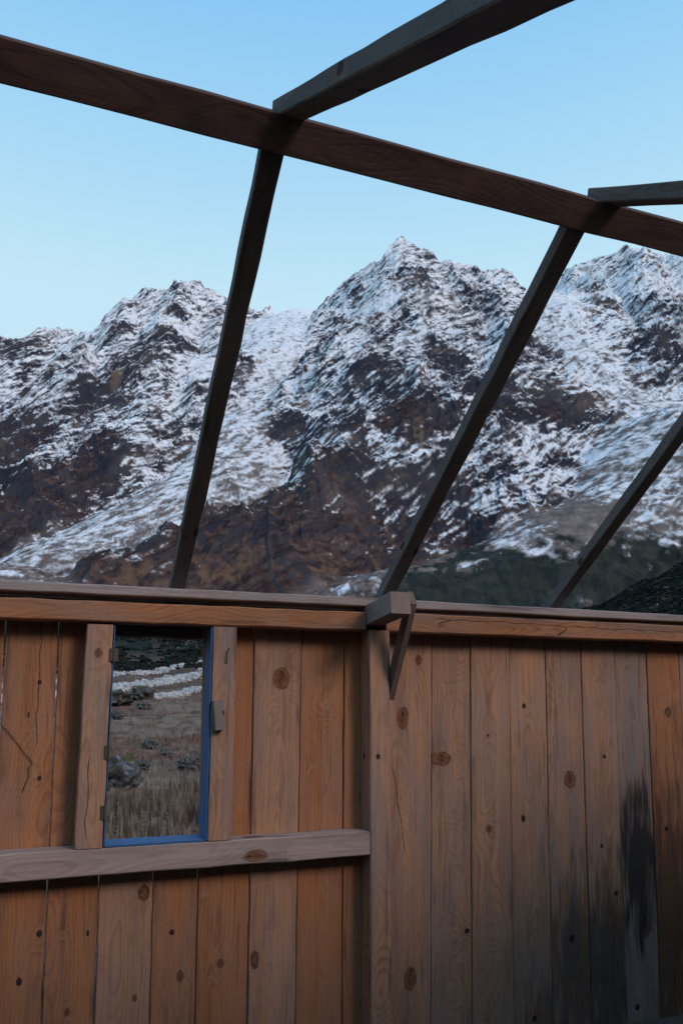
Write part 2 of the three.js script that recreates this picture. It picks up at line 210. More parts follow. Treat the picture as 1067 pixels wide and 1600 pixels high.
function buildTerrain() {
  const az = []; const inner = 25.5, stepIn = .068;
  for (let a = -inner; a <= inner + 1e-6; a += stepIn) az.push(a); for (let a = inner + .5; a < 360 - inner - .4; a += a < 60 || a > 300 ? 1.5 : 6) az.push(a);
  const near = []; for (let r = 1.2; r < 420; r *= 1.045) near.push(r); for (let r = 420; r < 905; r += 7) near.push(r);
  const NN = near.length, NM = 860, R0 = near[NN - 1], R1 = 3430, NR = NN + NM + 3, NA = az.length;   // meadow rows, mountain rows, a skirt behind
  const pos = new Float32Array(NA * NR * 3), col = new Float32Array(NA * NR * 3), inf = new Float32Array(NA * NR * 8), out = {};
  const put = (j, i, r) => { const t = az[i] * Math.PI / 180 + YAW, x = Math.sin(t) * r, z = -Math.cos(t) * r, o = j * NA + i; let h = height(x, z, out); if (r > 3500) h = Math.min(h, 300);
    pos[o * 3] = x; pos[o * 3 + 1] = h; pos[o * 3 + 2] = z; inf[o * 8] = out.fan; inf[o * 8 + 1] = out.hill; inf[o * 8 + 2] = out.ice; inf[o * 8 + 3] = out.rough; inf[o * 8 + 4] = out.d; inf[o * 8 + 5] = out.a; inf[o * 8 + 6] = out.fl; inf[o * 8 + 7] = out.fs; };
  const NF = 1000, arc = new Float64Array(NF + 1);
  for (let i = 0; i < NA; i++) {
    for (let j = 0; j < NN; j++) put(j, i, near[j]);
    const t = az[i] * Math.PI / 180 + YAW, sx = Math.sin(t), sz = -Math.cos(t), step = (R1 - R0) / NF; let last = height(sx * R0, sz * R0, out);
    // the mesh follows the profile of the slope, finer on the faces that rise than on the far sides
    for (let k = 1; k <= NF; k++) { const r = R0 + step * k, h = height(sx * r, sz * r, out), dh = h - last; last = h; arc[k] = arc[k - 1] + (dh > -step * .15 ? Math.hypot(step * .55, dh) : step * .3); }
    let k = 0; for (let j = 1; j <= NM; j++) { const want = arc[NF] * j / NM; while (k < NF - 1 && arc[k + 1] < want) k++; put(NN + j - 1, i, R0 + step * (k + clamp((want - arc[k]) / Math.max(1e-6, arc[k + 1] - arc[k])))); }
    put(NN + NM, i, 3600); put(NN + NM + 1, i, 4200); put(NN + NM + 2, i, 7000);
  }
  const idx = (j0, j1) => { const I = []; for (let j = j0; j < j1; j++) for (let i = 0; i < NA; i++) { const k = (i + 1) % NA, a = j * NA + i, b = j * NA + k, c = a + NA, d = b + NA; I.push(a, b, c, b, d, c); } return I; };
  const full = new THREE.BufferGeometry(); full.setAttribute('position', new THREE.BufferAttribute(pos, 3)); full.setIndex(idx(0, NR - 1)); full.computeVertexNormals();
  const nor = full.attributes.normal.array;
  for (let o = 0; o < NA * NR; o++) {
    const c = groundColour(pos[o * 3], pos[o * 3 + 1], pos[o * 3 + 2], Math.abs(nor[o * 3 + 1]), inf, o * 8);
    col[o * 3] = c[0]; col[o * 3 + 1] = c[1]; col[o * 3 + 2] = c[2];
  }
  const split = near.findIndex((r) => r >= 420), mat = new THREE.MeshPhysicalMaterial({ vertexColors: true, roughness: 1, specularIntensity: .12 });
  const cut = (j0, j1) => { const g = new THREE.BufferGeometry(), s = j0 * NA, e = (j1 + 1) * NA; g.setAttribute('position', new THREE.BufferAttribute(pos.slice(s * 3, e * 3), 3)); g.setAttribute('normal', new THREE.BufferAttribute(nor.slice(s * 3, e * 3), 3)); g.setAttribute('color', new THREE.BufferAttribute(col.slice(s * 3, e * 3), 3)); g.setIndex(idx(j0, j1).map((v) => v - s)); return g; };
  const meadow = mesh('meadow', cut(0, split), mat, scene); tag(meadow, 'frosty brown meadow rising gently beyond the hut', 'meadow', null, 'structure');
  const mountain = mesh('mountain', cut(split, NR - 1), mat, scene); tag(mountain, 'snow dusted rocky mountain wall with two peaks', 'mountain', null, 'structure');
}
function groundColour(x, y, z, ny, inf, o) {
  const fan = inf[o], hill = inf[o + 1], ice = inf[o + 2], rough = inf[o + 3], d = inf[o + 4], a = inf[o + 5];
  const f1 = fbm(x / 170, z / 170, 4), f2 = fbm(x / 34 + 9, z / 34, 4, .6), f3 = n2(x / 6, z / 6);
  if (d < 330) {   // meadow: straw, rusty and dark heath patches
    const r = Math.hypot(x, z), g1 = fbm(x / 7, z / 7, 4, .6), g2 = fbm(x / 26 + 4, z / 26 + 80, 3);
    let c = mix3([.155, .10, .076], [.255, .18, .135], clamp(.5 + g1 * .5)); c = mix3(c, [.15, .066, .045], sstep(.1, .6, g2 + g1 * .4) * .8); c = mix3(c, [.055, .045, .038], sstep(.25, .8, fbm(x / 3 + 60, z / 5, 4, .65)) * .7); c = mix3(c, [.30, .225, .17], sstep(.3, .9, fbm(x / 1.2 - 20, z / 1.6, 3, .6)) * .5);
    if (r > 150) c = mix3(c, [.075, .05, .04], sstep(150, 280, r + f1 * 60) * .8);
    return c;
  }
  const m1 = fb3(x / 150, y / 110, z / 150, 4, .55), m2 = fb3(x / 26 + 9, y / 20, z / 26, 3, .6);
  const bed = y - .75 * a + 22 * n2(x / 260, z / 260) + 5 * n2(x / 50, z / 50), run = a + .75 * y;
  const L = n3(bed / 24, run / 150, d / 110) * .36 + n3(bed / 10 + 40, run / 75, d / 60) * .42 + n3(bed / 5 + 9, run / 36, d / 34) * .42;
  let cliff = 0, bare = 0, drift = 0, tan = 0;
  for (const p of PATCH) { const e = ((a - p[1]) / p[4]) ** 2 + ((y - p[2]) / p[5]) ** 2 + ((d - p[3]) / p[6]) ** 2; if (e < 4) { const w = sstep(1.35, .55, e + m2 * .45 + L * .25); if (p[0] === 'cliff') cliff = Math.max(cliff, w); else if (p[0] === 'bare') bare = Math.max(bare, w); else if (p[0] === 'tan') tan = Math.max(tan, w); else drift = Math.max(drift, w); } }
  let rock = mix3([.032, .034, .050], [.078, .068, .075], clamp(.42 + m1 * .45 + L * .4)); rock = mix3(rock, [.17, .125, .095], clamp(sstep(.6, 1.05, m1 + m2 * .5) * .35 + tan * .75));
  const heath = mix3([.034, .023, .024], [.125, .076, .062], clamp(.42 + m2 * .5 + L * .8));
  const shrub = mix3([.018, .024, .022], [.034, .040, .032], clamp(.5 + f2 + f3 * .3));
  const scree = mix3([.15, .125, .118], [.27, .225, .205], clamp(.5 + m2 * .5 + L * .3));
  let c = mix3(rock, heath, clamp((1 - sstep(330, 700, y + m1 * 190)) * sstep(.45, .62, ny + m2 * .06)));
  c = mix3(c, scree, clamp(fan * .85));
  // snow lies on the ledges, thinner lower down, and runs in streaks down the fans
  const alt = clamp((y - 150) / 950), fl = inf[o + 6] + 8 * m1, fs = inf[o + 7], st = n2(fl / 31, fs / 260) * .4 + n2(fl / 9 + 9, fs / 90) * .34 + n2(fl / 4.2, fs / 34) * .3;
  let score = .41 + alt * .56 + (ny - .68) * 1.25 + L * 1.0 + m2 * .18 + m1 * .16 - cliff * .55 - bare * .75 + drift * .28 - sstep(260, 110, y + m1 * 40) * .7;
  if (fan > .01) score = lerp(score, .46 + st * .52 + alt * .34 + L * .34 + m2 * .2 - bare * .5, fan * .9);
  const s = lerp(sstep(.29, .87, score), 1, ice);
  c = mix3(c, [.82, .84, .88], clamp(s));
  const lowR = sstep(0, 160, a), sh = clamp(sstep(260, 330, d) * (1 - sstep(98 + 82 * lowR, 122 + 82 * lowR, y + f1 * 22 + f2 * 10)) * sstep(-.95, -.6, f1 + f2 * .3) + hill);
  if (y < 215 && d > 400) c = mix3(c, mix3(heath, [.16, .095, .065], clamp(.3 + f2)), sstep(215, 165, y + f1 * 30) * sstep(.15, .55, f1 + f2 * .5 + .1) * (1 - hill) * .85);
  c = mix3(c, shrub, sh * .98);
  return c;
}
buildTerrain();

// ---------------------------------------------------------------- the hut
const ORANGE = { early: [.43, .19, .088], late: [.235, .085, .034] }, TAN = { early: [.47, .265, .168], late: [.28, .136, .076] }, DRAB = { early: [.34, .24, .19], late: [.22, .14, .105] }, GREY = { early: [.30, .25, .235], late: [.20, .155, .14] };
const hut = group('timber_hut', scene);
tag(hut, 'roofless timber hut of upright planks with bare rafters and a small blue framed window', 'hut');
const X = [1, 0, 0], Y = [0, 1, 0], Z = [0, 0, 1];
const KNOTS = {
  P1: [[0.033, 1.516, 0.008, 0.010, 'd'], [0.046, 1.209, 0.008, 0.010, 'd'], [0.005, 1.411, 0.004, 0.012, 'd'], [0.021, 1.356, 0.012, 0.014, 'l'], [0.066, 0.727, 0.011, 0.014, 'd'], [0.012, 0.588, 0.011, 0.015, 'd']],
  P2: [[0.211, 0.712, 0.006, 0.012, 'd'], [0.135, 0.714, 0.010, 0.016, 'l'], [0.157, 0.477, 0.010, 0.012, 'r']],
  P3: [[0.385, 0.825, 0.019, 0.027, 'b'], [0.364, 0.495, 0.008, 0.012, 'r']],
  P4: [[0.481, 0.689, 0.011, 0.012, 'd'], [0.512, 0.545, 0.013, 0.020, 'r']],
  P5: [[0.647, 0.571, 0.013, 0.015, 'r'], [0.592, 0.808, 0.009, 0.011, 'l']],
  P6: [[0.849, 1.537, 0.032, 0.039, 'r'], [0.766, 0.570, 0.016, 0.030, 'b']],
  P7: [[1.027, 1.445, 0.018, 0.021, 'l'], [0.978, 1.219, 0.010, 0.011, 'l']],
  Q1: [[1.331, 1.392, 0.024, 0.041, 'r'], [1.396, 1.615, 0.014, 0.020, 'r'], [1.361, 0.437, 0.026, 0.041, 'r']],
  Q2: [[1.502, 1.234, 0.039, 0.027, 'r'], [1.549, 1.512, 0.014, 0.015, 'l'], [1.615, 1.513, 0.017, 0.018, 'l'], [1.558, 0.924, 0.017, 0.022, 'l'], [1.546, 0.584, 0.017, 0.021, 'l'], [1.601, 0.583, 0.014, 0.012, 'd'], [1.539, 0.363, 0.014, 0.016, 'l']],
  Q3: [[1.709, 1.321, 0.006, 0.008, 'd'], [1.703, 0.959, 0.014, 0.015, 'r'], [1.646, 0.563, 0.017, 0.019, 'l'], [1.716, 0.560, 0.017, 0.019, 'l']],
  Q4: [[1.883, 1.437, 0.012, 0.013, 'd'], [1.853, 1.250, 0.012, 0.013, 'l'], [1.866, 0.990, 0.012, 0.017, 'd'], [1.893, 0.226, 0.012, 0.014, 'd']],
  Q5: [[2.094, 1.136, 0.029, 0.034, 'r'], [2.067, 1.492, 0.010, 0.011, 'l'], [2.078, 0.507, 0.015, 0.020, 'd']],
  Q6: [[2.270, 1.225, 0.010, 0.011, 'd'], [2.263, 1.520, 0.017, 0.019, 'l'], [2.240, 0.860, 0.010, 0.010, 'd'], [2.305, 0.665, 0.013, 0.013, 'd']],
  Q7: [[2.450, 0.513, 0.030, 0.039, 'r'], [2.442, 1.362, 0.014, 0.014, 'l'], [2.393, 0.202, 0.013, 0.015, 'd']],
  Q8: [[2.623, 1.408, 0.018, 0.022, 'b'], [2.583, 0.911, 0.014, 0.013, 'd']],
};
const FLOOR = .155, TOP = 1.795, BOT = .10, FACE = -2.8;
const wall = group('plank_wall', hut); wall.userData.label = 'front wall of upright planks with the window in it';
// [key, left edge at top, at bottom, right edge at top, at bottom, wood, grey, extra]
const PLANKS = [
  ['P0', -.262, -.262, -.0795, -.083, ORANGE, .15, {}],
  ['P1', -.0745, -.078, .084, .078, ORANGE, .16, { checks: [[.105, 1.2, 1.69]] }],
  ['P2', .0885, .083, .241, .237, ORANGE, .12, { stain: .5 }],
  ['P3', .2455, .241, .4125, .411, TAN, .22, {}],
  ['P4', .4175, .4155, .566, .560, ORANGE, .2, {}],
  ['P5', .5695, .564, .7485, .7375, ORANGE, .08, { stain: .4 }],
  ['P6', .7525, .742, .928, .908, TAN, .24, { tilt: .035, depth: .02 }],
  ['P7', .9315, .9125, 1.0965, 1.0845, ORANGE, .16, { tilt: .04, depth: .015 }],
  ['P8', 1.1005, 1.0885, 1.20, 1.20, ORANGE, .1, { stain: .6 }],
  ['Q1', 1.203, 1.203, 1.4655, 1.4365, TAN, .3, { ring: .011, tilt: .05, depth: .012, pith: .55, checks: [[.14, .78, 1.12, -.16]] }],
  ['Q2', 1.4685, 1.4395, 1.638, 1.613, TAN, .32, {}],
  ['Q3', 1.640, 1.615, 1.8165, 1.797, TAN, .22, { tilt: .004, depth: .09, pith: .45 }],
  ['Q4', 1.8195, 1.80, 1.993, 1.976, TAN, .3, {}],
  ['Q5', 1.9955, 1.9785, 2.1685, 2.1625, TAN, .42, { tilt: .03 }],
  ['Q6', 2.1715, 2.1655, 2.3445, 2.337, TAN, .36, {}],
  ['Q7', 2.3475, 2.340, 2.5165, 2.5165, DRAB, .55, { tilt: .04, depth: .02, soot: { u: .085, v: .70, ru: .125, rv: .40, a: .9 } }],
  ['Q8', 2.5195, 2.5195, 2.697, 2.70, ORANGE, .1, { stain: .6 }],
  ['Q9', 2.70, 2.703, 2.872, 2.874, DRAB, .4, {}],
];
const SOOT = { Q5: { u: .12, v: .28, ru: .2, rv: .42, a: .6 }, Q6: { u: .1, v: .25, ru: .2, rv: .5, a: .68 }, Q8: { u: .05, v: .4, ru: .2, rv: .7, a: .6 }, Q4: { u: .16, v: .05, ru: .16, rv: .3, a: .5 }, Q9: { u: .1, v: .3, ru: .3, rv: .7, a: .7 } };
const WIN = { y0: 1.0, y1: 1.70 };
PLANKS.forEach(([key, lt, lb, rt, rb, wood, grey, extra], i) => {
  const L = TOP - BOT, W = (rt - lt + rb - lb) / 2, seed = 40 + i * 3;
  const knots = (KNOTS[key] || []).map(([x, y, ru, rv, t]) => { const f = (y - BOT) / L; const k = t === 'd' ? .8 : 1; return { u: x - lerp(lb, lt, f), v: y - BOT, ru: ru * k, rv: rv * k, t }; });
  const m = woodMaterial({ W, L, seed, ...wood, grey, knots, soot: extra.soot || SOOT[key] || null, pith: .5 + .9 * (rng(seed)() - .5), depth: .02 + .06 * rng(seed + 1)(), tilt: .03 * (rng(seed + 2)() - .5), ...extra });
  const face = FACE + .003 * Math.sin(i * 2.4), t = .024;
  const piece = (y0, y1) => {
    const f0 = (y0 - BOT) / L, f1 = (y1 - BOT) / L, wa = lerp(rb - lb, rt - lt, f0), wb = lerp(rb - lb, rt - lt, f1);
    const A = [(lerp(lb, lt, f0) + lerp(rb, rt, f0)) / 2, y0, face - t / 2], B = [(lerp(lb, lt, f1) + lerp(rb, rt, f1)) / 2, y1, face - t / 2];
    const g = timber(A, B, X, Z, wa, t, { w1: wb, seed, seg: 26, wob: .0014, ch: .0025, uLen: wa, vLen: L }), uv = g.attributes.uv;
    for (let k = 0; k < uv.count; k++) uv.setY(k, uv.getY(k) + f0);
    mesh('plank', g, m, wall);
  };
  if (key === 'P3' || key === 'P4') piece(BOT, .985); else piece(BOT, TOP);
});
// the strips of plank left beside the window are hidden by the jambs; the head over it:
const drab = woodMaterial({ W: .12, L: 2.2, seed: 301, ...DRAB, grey: .35, stain: .4, px: 128, py: 1024 });
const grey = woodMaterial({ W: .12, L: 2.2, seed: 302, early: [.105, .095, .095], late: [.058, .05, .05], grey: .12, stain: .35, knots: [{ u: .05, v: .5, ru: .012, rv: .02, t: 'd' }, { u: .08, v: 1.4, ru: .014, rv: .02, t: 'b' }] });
const dark = woodMaterial({ W: .12, L: 2.2, seed: 303, early: [.16, .10, .08], late: [.09, .055, .042], grey: .2, stain: .5 });
const bare = woodMaterial({ W: .1, L: 2.6, seed: 304, ...ORANGE, grey: .22, tilt: .03, depth: .02, stain: .25, knots: [{ u: .05, v: .4, ru: .015, rv: .03, t: 'b' }] });
const bare2 = woodMaterial({ W: .08, L: 1.9, seed: 309, ...ORANGE, grey: .3, tilt: .02, depth: .03, stain: .25, checks: [[.055, .2, 1.6, -.012]] });
const blue = new THREE.MeshStandardMaterial({ color: new THREE.Color().setRGB(.035, .175, .47), roughness: .6 });
{ // worn blue paint over wood
  const px = 128, py = 512, d = new Uint8Array(px * py * 4);
  for (let j = 0; j < py; j++) for (let i = 0; i < px; i++) { const g = n2(i / 3, j / 60) * .5 + n2(i / 9, j / 20) * .5, w = sstep(.42, .8, n2b(i / 14, j / 45) * .6 + n2(i / 4, j / 14) * .55); let c = mix3([.016, .085, .24], [.03, .13, .33], .5 + g * .5); c = mix3(c, [.15, .13, .13], w * .6); const o = (j * px + i) * 4; d[o] = enc(c[0]); d[o + 1] = enc(c[1]); d[o + 2] = enc(c[2]); d[o + 3] = 255; }
  const t = new THREE.DataTexture(d, px, py); t.colorSpace = THREE.SRGBColorSpace; t.magFilter = THREE.LinearFilter; t.wrapS = t.wrapT = THREE.RepeatWrapping; t.needsUpdate = true; blue.map = t; blue.color.set(0xffffff);
}
const FR = -2.705;                                            // front of posts, beams and rail
// post, beams, plate, rail
{
  const m = woodMaterial({ W: .085, L: 1.66, seed: 311, ...TAN, grey: .42, tilt: .006, depth: .08, knots: [{ u: .03, v: 1.2, ru: .008, rv: .01, t: 'd' }, { u: .045, v: .22, ru: .022, rv: .025, t: 'r' }] });
  mesh('post', timber([1.2015, FLOOR - .1, (FR + FACE) / 2], [1.2015, 1.716, (FR + FACE) / 2], X, Z, .081, .093, { seed: 4, wob: .002, ch: .004, uLen: .085 }), m, hut);
  mesh('beam', timber([-1.75, 1.742, FR - .045], [1.146, 1.7475, FR - .045], [0, 1, 0], Z, .0665, .09, { seed: 6, seg: 30, wob: .0018, uLen: .1, vLen: 2.6, ch: .004 }), bare, hut);
  mesh('beam', timber([1.228, 1.749, FR - .045], [3.88, 1.7455, FR - .045], [0, 1, 0], Z, .0715, .09, { seed: 7, seg: 30, wob: .0018, uLen: .08, vLen: 1.9, ch: .004 }), bare2, hut);
  const pl = woodMaterial({ W: .25, L: 2.4, seed: 313, early: [.44, .37, .36], late: [.32, .26, .25], grey: .25, stain: .2 });
  mesh('wall_plate', timber([-1.75, 1.815, -2.845], [1.19, 1.821, -2.845], [0, 0, 1], Y, .26, .031, { seed: 9, seg: 30, wob: .0025, ch: .003, uLen: .25, vLen: 2.4 }), pl, hut);
  mesh('wall_plate', timber([1.193, 1.820, -2.845], [3.88, 1.813, -2.845], [0, 0, 1], Y, .256, .031, { seed: 10, seg: 24, wob: .0025, ch: .003, uLen: .25, vLen: 2.4 }), pl, hut);
  const rl = woodMaterial({ W: .09, L: 2.6, seed: 314, ...GREY, early: [.43, .34, .31], late: [.29, .215, .19], grey: .3, stain: .2, tilt: .012, knots: [{ u: .026, v: 2.49, ru: .02, rv: .04, t: 'r' }] });
  mesh('window_rail', timber([-1.75, .950, (FR + FACE) / 2], [1.158, .951, (FR + FACE) / 2], [0, 1, 0], Z, .084, .094, { seed: 12, seg: 30, wob: .002, ch: .004, uLen: .09, vLen: 2.6 }), rl, hut);
  // cut-off tie beam that pokes into the room, and its brace
  const tb = woodMaterial({ W: .08, L: .5, seed: 316, early: [.27, .225, .20], late: [.17, .13, .11], grey: .3, py: 256 });
  mesh('tie_beam', timber([1.1865, 1.752, -2.92], [1.1865, 1.7935, -2.494], X, [0, 1, -.09], .074, .076, { seed: 15, seg: 8, wob: .0012, ch: .003, uLen: .08, vLen: .5 }), tb, hut);
  mesh('brace', timber([1.256, 1.485, -2.741], [1.256, 1.82, -2.545], X, [0, -.5, .86], .024, .052, { seed: 16, seg: 6, wob: .001, ch: .002, uLen: .1, vLen: 2, cut0: -.6, cut1: -.5 }), dark, hut);
}
// window: jambs, blue lining, sill, head, hinges, turn button
const win = group('window', hut);
{
  const jm = woodMaterial({ W: .085, L: .72, seed: 321, ...TAN, grey: .42, py: 512, knots: [{ u: .04, v: .615, ru: .012, rv: .016, t: 'r' }, { u: .03, v: .27, ru: .006, rv: .008, t: 'l' }], checks: [[.03, .02, .3]] });
  const jm2 = woodMaterial({ W: .085, L: .72, seed: 322, ...TAN, grey: .46, py: 512 });
  mesh('jamb', timber([.1975, .994, FR - .04], [.2105, 1.703, FR - .04], X, Z, .083, .08, { seed: 21, wob: .002, uLen: .085, vLen: .72, ch: .003 }), jm, win);
  mesh('jamb', timber([.6155, .995, FR - .04], [.6225, 1.709, FR - .04], X, Z, .0815, .08, { seed: 22, wob: .0012, uLen: .085, vLen: .72, ch: .003 }), jm2, win);
  mesh('lining', timber([.5695, .998, -2.768], [.5765, 1.706, -2.768], X, Z, .006, .122, { seed: 23, wob: .0006, ch: .001, uLen: .1, vLen: .7 }), blue, win);
  mesh('lining', timber([.2445, .998, -2.754], [.2565, 1.700, -2.754], X, Z, .004, .092, { seed: 24, wob: .0006, ch: .001, uLen: .1, vLen: .7 }), blue, win);
  mesh('sill', timber([.2475, .9965, -2.768], [.5655, .9965, -2.768], Z, Y, .122, .007, { seed: 25, wob: .0006, ch: .001, uLen: .1, vLen: .7 }), blue, win);
  mesh('head_board', timber([.14, 1.722, -2.868], [.70, 1.718, -2.868], Y, Z, .085, .07, { seed: 27, wob: .003, uLen: .12, vLen: 2.2 }), dark, win);
  const iron = new THREE.MeshStandardMaterial({ color: new THREE.Color().setRGB(.11, .095, .085), metalness: .55, roughness: .62 });
  for (const [x, y, open] of [[.2535, 1.605, 1], [.2475, 1.293, 0], [.2415, 1.104, 0]]) {
    const h = group('hinge', win); h.position.set(x, y, FR + .003);
    mesh('leaf', timber([-.006, -.021, 0], [-.006, .021, 0], X, Z, .011, .004, { seg: 2, wob: 0, ch: .0012 }), iron, h);
    if (open) mesh('leaf', timber([.009, -.021, -.004], [.009, .021, -.004], [1, 0, -.5], [.5, 0, 1], .016, .003, { seg: 2, wob: 0, ch: .0012 }), iron, h);
    const pin = new THREE.CylinderGeometry(.0033, .0033, .046, 10); pin.translate(.001, 0, .002); mesh('pin', pin, iron, h);
    for (const s of [-.012, .012]) { const sc = new THREE.SphereGeometry(.0022, 8, 6); sc.translate(-.006, s, .0022); mesh('screw', sc, iron, h); }
  }
  const tbm = woodMaterial({ W: .045, L: .1, seed: 331, ...GREY, grey: .4, tilt: .2, depth: .01, ring: .006, py: 128, saw: 0, knots: [{ u: .03, v: .055, ru: .003, rv: .009, t: 'd' }] });
  mesh('turn_button', timber([.6035, 1.360, FR + .0155], [.5965, 1.458, FR + .0155], [1, .1, 0], Z, .035, .03, { seed: 33, seg: 6, wob: .0015, ch: .002, uLen: .045, vLen: .1 }), tbm, win);
}
// bent nails left in the timber
const rust = new THREE.MeshStandardMaterial({ color: new THREE.Color().setRGB(.045, .035, .032), metalness: .4, roughness: .7 });
for (const P of [[[1.452, 1.753, FR - .01], [1.452, 1.752, FR + .014], [1.470, 1.757, FR + .022], [1.485, 1.760, FR + .024]], [[1.992, 1.727, FR - .01], [1.994, 1.728, FR + .012], [2.006, 1.738, FR + .02], [2.014, 1.750, FR + .02]], [[.626, 1.575, FR - .01], [.6265, 1.59, FR + .008], [.627, 1.615, FR + .012], [.633, 1.636, FR + .012]]])
  mesh('nail', new THREE.TubeGeometry(new THREE.CatmullRomCurve3(P.map((p) => new THREE.Vector3(...p))), 10, .0021, 6), rust, hut);
// ridge beam, rolled on its edge
{
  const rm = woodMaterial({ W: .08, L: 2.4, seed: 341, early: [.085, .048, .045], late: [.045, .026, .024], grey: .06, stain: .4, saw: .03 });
  const s = .0795, b = [-1.64, 2.695], t = [-1.5868, 2.7541], u = [(t[0] - b[0]) / s, (t[1] - b[1]) / s], n = [u[1], -u[0]];   // (z, y) of lower and upper seen edges
  const cz = (b[0] + t[0]) / 2 - n[0] * s / 2, cyy = (b[1] + t[1]) / 2 - n[1] * s / 2;
  mesh('ridge_beam', timber([-1.9, cyy, cz], [4.0, cyy + .004, cz], [0, u[1], u[0]], [0, n[1], n[0]], s, s, { seed: 42, seg: 40, wob: .0016, ch: .0025, uLen: .08, vLen: 2.4 }), rm, hut);
}
// rafters: [x foot, x top, under edge y and z at the foot, at the ridge]; then those of the other slope
for (const [x0, x1, y0, z0, y1, z1, w, t, sd] of [[.445, .452, 1.846, -2.80, 2.765, -1.62, .054, .038, 51], [1.232, 1.285, 1.838, -2.80, 2.725, -1.62, .056, .044, 52], [2.009, 2.05, 1.838, -2.80, 2.69, -1.62, .050, .044, 53], [-.40, -.40, 1.846, -2.80, 2.73, -1.62, .055, .04, 54], [2.82, 2.85, 1.84, -2.80, 2.71, -1.62, .055, .044, 55], [3.6, 3.62, 1.84, -2.80, 2.71, -1.62, .055, .044, 56]]) {
  const dz = z1 - z0, dy = y1 - y0, l = Math.hypot(dz, dy), n = [-dz / l, dy / l];  // (y, z) normal of the underside
  const ext = .16, A = [x0 + w / 2, y0 - dy * ext - n[0] * t / 2, z0 - dz * ext - n[1] * t / 2], B = [x1 + w / 2, y1 - n[0] * t / 2, z1 - n[1] * t / 2];
  mesh('rafter', timber(A, B, X, [0, n[0], n[1]], w, t, { seed: sd, seg: 22, wob: .0022, ch: .003, uLen: .12, vLen: 2.2 }), grey, hut);
}
for (const [x, sd] of [[.468, 61], [1.35, 62], [-.41, 63], [2.2, 64], [3.05, 65], [3.75, 66]]) {
  const sl = -.577, w = .06, t = .038, n = [-1 / Math.hypot(1, sl), sl / Math.hypot(1, sl)];
  const z0 = -1.655, z1 = .62, y0 = 2.754 + sl * (z0 + 1.588), y1 = y0 + sl * (z1 - z0);
  mesh('rafter', timber([x + w / 2, y0 - n[0] * t / 2, z0 - n[1] * t / 2], [x + w / 2, y1 - n[0] * t / 2, z1 - n[1] * t / 2], X, [0, n[0], n[1]], w, t, { seed: sd, seg: 26, wob: .002, ch: .003, uLen: .12, vLen: 2.2, cut0: .35 }), grey, hut);
}
// boards still nailed on the slope behind the photographer; they shade the foot of the front wall
{
  const roof = group('roof', hut), sl = -.577, n = [1 / Math.hypot(1, sl), -sl / Math.hypot(1, sl)], lay = (x0, x1, z, i) => { const y = 2.754 + sl * (z + 1.588) + .058; mesh('roof_board', timber([x0, y, z], [x1, y, z], [0, sl, 1], [0, n[0], n[1]], .165, .02, { seed: 700 + i, seg: 6, uLen: .172, vLen: 2.2 }), drab, roof); };
  for (let i = 0; i < 7; i++) lay(-1.85, 2.5, -.28 + i * .15, i);
  for (let i = 0; i < 10; i++) lay(2.505, 4.0, -.73 + i * .15, 20 + i);
}
// the walls behind and beside the photographer, and the floor
function plainWall(name, p0, p1, top, U, N, mats, seed) {
  const g = group(name, hut), R = rng(seed), v = new THREE.Vector3(p1[0] - p0[0], 0, p1[1] - p0[1]), L = v.length(), n = Math.round(L / .172); v.normalize();
  for (let i = 0; i < n; i++) { const c = (i + .5) * L / n, x = p0[0] + v.x * c, z = p0[1] + v.z * c, w = L / n - .004; const tp = typeof top === 'function' ? top(x, z) : top; mesh('plank', timber([x, BOT, z], [x, tp + (R() - .5) * .01, z], U, N, w, .024, { seed: seed + i, seg: 4, uLen: .172, vLen: 1.8 }), mats[i % mats.length], g); }
  return g;
}
const side = [woodMaterial({ W: .172, L: 1.8, seed: 401, early: [.20, .13, .095], late: [.13, .08, .055], grey: .2 }), woodMaterial({ W: .172, L: 1.8, seed: 402, early: [.17, .10, .07], late: [.10, .055, .036], grey: .1 }), woodMaterial({ W: .172, L: 1.8, seed: 403, early: [.16, .125, .105], late: [.10, .075, .06], grey: .2 })];
plainWall('plank_wall', [-1.70, .5], [3.9, .5], 1.46, X, [0, 0, -1], side, 410);
plainWall('plank_wall', [2.876, FACE - .012], [3.9, FACE - .012], 1.79, X, Z, side, 520);
const gable = (x, z) => Math.min(1.78 + Math.max(0, (z + 2.75) * .74), 1.46 + Math.max(0, (.5 - z) * .57), 2.66);
plainWall('plank_wall', [3.89, -2.76], [3.89, .47], gable, Z, [-1, 0, 0], side, 450);
plainWall('plank_wall', [-1.72, -2.76], [-1.72, .47], gable, Z, [1, 0, 0], side, 480);
{
  const fl = group('floor', hut), sooty = woodMaterial({ W: .172, L: 1.8, seed: 404, early: [.085, .07, .062], late: [.055, .045, .04], grey: .1, stain: .4 }); for (let i = 0; i < 19; i++) { const z = -2.70 + i * .172; mesh('floorboard', timber([-1.68, FLOOR - .014, z], [3.86, FLOOR - .014, z], Z, Y, .168, .028, { seed: 500 + i, seg: 6, uLen: .172, vLen: 1.8 }), sooty, fl); }
}

